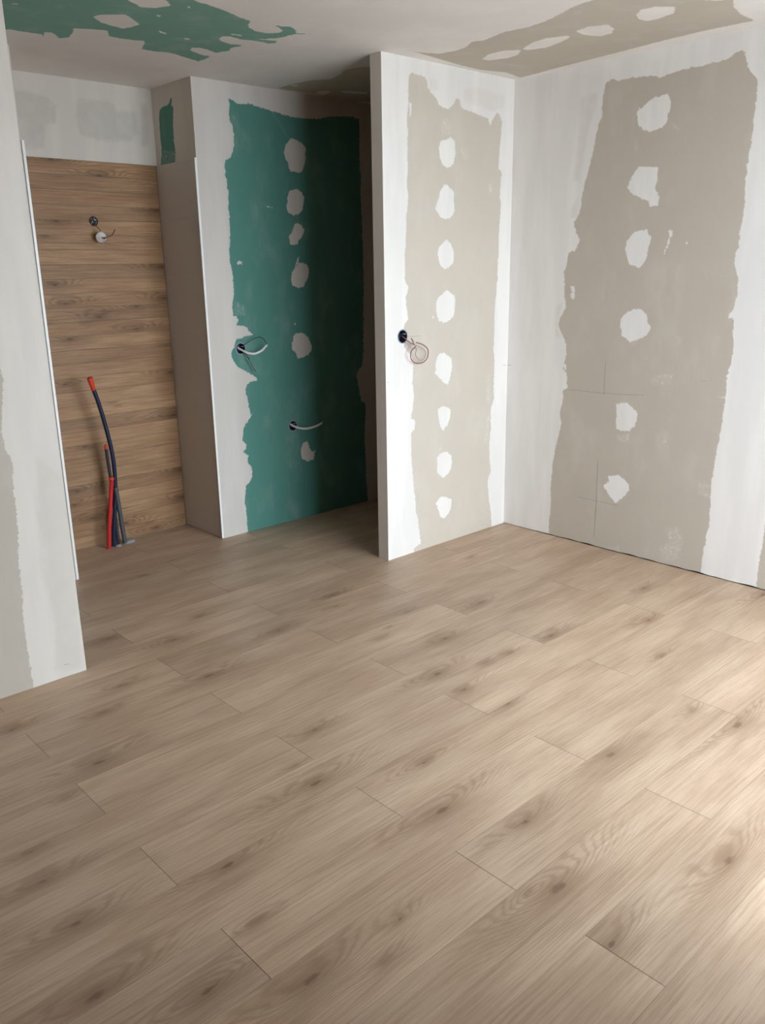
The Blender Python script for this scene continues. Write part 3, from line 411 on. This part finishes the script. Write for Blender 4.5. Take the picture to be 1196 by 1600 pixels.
def wire(name, paths, r, M, parent, seg=8, label=None, rf=None, raw=False):
    V, F = [], []
    for p in paths: tube(V, F, p if raw else catmull(p), r, seg, rf=rf)
    return link(name, V, F, M, parent=parent, smooth=True, label=label)
def lathe(prof, seg=36):
    """profile of (radius, y) turned about the y axis"""
    V, F = [], []
    for r, y in prof:
        for k_ in range(seg):
            a = 2*math.pi*k_/seg; V.append((r*math.cos(a), y, r*math.sin(a)))
    for i in range(len(prof)-1):
        for k_ in range(seg):
            k2 = (k_+1) % seg; F.append((i*seg+k_, i*seg+k2, (i+1)*seg+k2, (i+1)*seg+k_))
    return V, F
def root(name, loc, label, cat, group=None):
    o = bpy.data.objects.new(name, None); C.objects.link(o); o.location = loc; o.empty_display_size = .05
    o['label'] = label; o['category'] = cat
    if group: o['group'] = group
    bpy.context.view_layer.update(); return o
def backbox(t, c, r, depth, Mi, Mr):
    V, F = lathe([(r+.0045, -.0006), (r+.0045, -.0016), (r, -.0020), (r-.0012, .0), (r-.0015, depth), (.0001, depth)])
    n = 36
    o = link('back_box', [(c[0]+x, c[1]+y, c[2]+z) for x, y, z in V], F, [Mi, Mr], parent=t, mi=[1]*(n*2)+[0]*(len(F)-n*2))
    # two screw posts inside the cup
    for a in (.4, 3.54):
        V, F = [], []; px_, pz_ = c[0]+(r-.005)*math.cos(a), c[2]+(r-.005)*math.sin(a)
        tube(V, F, [Vector((px_, c[1]+.004, pz_)), Vector((px_, c[1]+depth-.001, pz_))], .0032, 8)
        link('screw_post', V, F, Mr, parent=o, smooth=True)
    return o
def off(path, d): return [[p[0]+d[0], p[1]+d[1], p[2]+d[2]] for p in path]
c = D['E1']['c']
t = root('junction_box', c, 'round wall box with curved white cable and black wires, at the green board left edge', 'electrical box')
backbox(t, c, .030, .040, M_box, M_rim)
wire('cable', [off(D['E1']['cable'], (0, 0, .0030)), off(D['E1']['cable'], (0, 0, -.0030))], .0034, M_white, t, label='white twin cable')
wire('wire', [D['E1']['w1']], .0019, M_blackw, t, label='black wire curving up')
wire('wire', [D['E1']['w2']], .0019, M_blackw, t, label='black wire hanging down')
wire('wire', [D['E1']['w3']], .0016, M_brownw, t, label='dark brown wire hanging down')
c = D['E2']['c']
t = root('junction_box', c, 'round wall box with one short white cable, low on the green board', 'electrical box')
backbox(t, c, .030, .040, M_box, M_rim)
wire('cable', [off(D['E2']['cable'], (0, 0, .0036)), off(D['E2']['cable'], (0, 0, -.0036))], .0036, M_white, t, label='white twin cable')
c = D['E3']['c']
t = root('junction_box', c, 'round wall box with coiled dull red wires on the beige partition wall', 'electrical box')
backbox(t, c, .032, .045, M_box, M_rim)
wire('wire', [D['E3']['lead']], .0028, M_redw, t, label='dull red wire in a large coil')
wire('wire', [D['E3']['w2']], .0023, M_greyw, t, label='lilac grey wire in a smaller coil')
e = D['E3']['w2'][-3:]
wire('wire_end', [e[1:]], .0030, M_grey, t, label='grey taped wire end')
c = D['S']['c']; c = [c[0], YT-.0008, c[2]]
t = root('lamp_outlet', c, 'dark round outlet with hanging white lamp connector, high on the wood look tiles', 'lamp outlet')
hole_free(clad, c[0], c[2], .0205)
V, F = lathe([(.0245, -.0008), (.0245, -.0022), (.0225, -.0030), (.0205, -.0010), (.0200, .0014), (.0001, .0015)])
link('outlet_cup', [(c[0]+x, c[1]+y, c[2]+z) for x, y, z in V], F, M_pit, parent=t, smooth=False)
V, F = [], []
tube(V, F, [Vector((c[0]-.006, c[1]+.003, c[2]-.008)), Vector((c[0]-.009, c[1]-.004, c[2]-.002))], .0026, 8)
link('wire_nub', V, F, M_white, parent=t, smooth=True, label='white wire stub')
V, F = [], []
tube(V, F, [Vector((c[0]+.003, c[1]+.003, c[2]+.012)), Vector((c[0]+.010, c[1]-.004, c[2]+.006))], .0024, 8)
link('wire_nub', V, F, M_white, parent=t, smooth=True, label='white wire stub')
wire('wire', [D['S']['w']], .0021, M_brownw, t)
dc = D['S']['disc']
V, F = lathe([(.0001, -.010), (.010, -.010), (.012, -.004), (.026, -.003), (.0275, .0), (.0275, .006), (.024, .009), (.0001, .010)], 32)
Mt = Matrix.Rotation(math.radians(-16), 4, 'Z') @ Matrix.Rotation(math.radians(10), 4, 'X')
link('connector_disc', [tuple(Mt @ Vector(p)+Vector(dc)) for p in V], F, M_white, parent=t, smooth=True, label='white round lamp connector')
wire('lead', [D['S']['t1']], .0030, M_brownw, t, label='dark brown lead pointing up right')
wire('lead', [D['S']['t2']], .0022, M_greyw, t, label='short grey lead')
wire('lead_tip', [[D['S']['t1'][-1], [D['S']['t1'][-1][0]+.008, D['S']['t1'][-1][1], D['S']['t1'][-1][2]+.012]]], .0022, M_cop, t)
# pipes rising out of the niche floor
K = D['K']
def ribs(n, amt): return lambda s: 1+amt*math.cos(s*n*2*math.pi)
def dense(p, n=26): return catmull(p, n)
def pipe(path, r, M, label, tip=None, nribs=60, name='conduit', amt=.05, cat='pipe'):
    path = [list(p) for p in path]; path[-1][2] = 0.0
    t = root(name, path[-1], label, cat)
    pts = dense(path)
    cut = 0
    if tip: cut = int(len(pts)*tip[0])
    V, F = [], []; tube(V, F, pts[cut:], r, 14, rf=ribs(nribs, amt)); link('pipe', V, F, M, parent=t, smooth=True)
    if tip:
        V, F = [], []; tube(V, F, pts[:cut+3], r*1.06, 14, rf=tip[2]); link('end_tape', V, F, tip[1], parent=t, smooth=True, label='orange red taped end')
    return t
pipe(K['blue'], .0117, M_blue, 'tall navy blue pipe with an orange red tip, curving up from the niche floor', tip=(.175, M_rtape, lambda s: 1.28-.30*s), nribs=75, amt=.025)
pipe(K['dark'], .0095, M_dark, 'slate grey pipe with a small red tip, behind the tall navy blue pipe', tip=(.10, M_rtape, lambda s: .75+.3*s), nribs=48, amt=.04)
pipe(K['grey'], .0125, M_grey, 'short smoky grey pipe leaning right, behind the foot of the tall navy blue pipe', nribs=34, amt=.06)
t = pipe(K['red'], .0115, M_red, 'short bright red pipe with a flared top, in front of the navy blue pipe', nribs=36, amt=.015)
p = [Vector(q_) for q_ in K['red'][:2]]; d_ = (p[0]-p[1]).normalized()
V, F = [], []; tube(V, F, [p[0]-d_*.014, p[0]-d_*.004, p[0]+d_*.002, p[0]+d_*.006], .0145, 14, rf=lambda s: (0.82, 1.05, 1.05, .7)[min(3, int(s*3+.5))])
link('end_cap', V, F, M_rtape, parent=t, smooth=True, label='paler red end cap')
def lump(x, y, sx, sy, h, label, seed):
    R = random.Random(seed); V, F = [(x, y, h)], []; n = 18
    for ring, (f, z) in enumerate(((.45, h*.9), (.8, h*.5), (1.0, 0.0))):
        for i in range(n):
            a = 2*math.pi*i/n; j = R.uniform(.86, 1.14); V.append((x+sx*f*j*math.cos(a), y+sy*f*j*math.sin(a), z*R.uniform(.8, 1.1)))
    for i in range(n): F.append((0, 1+i, 1+(i+1) % n))
    for r_ in range(2):
        for i in range(n): a = 1+r_*n+i; b = 1+r_*n+(i+1) % n; F.append((a, a+n, b+n, b))
    return link('mortar_lump', V, F, M_mortar, smooth=True, label=label, cat='mortar')
lump(2.100, 4.497, .042, .030, .016, 'grey mortar lump on the floor to the right of the pipes', 2)
lump(2.022, 4.470, .020, .016, .010, 'small grey mortar dab at the foot of the pipes beside the red pipe', 3)
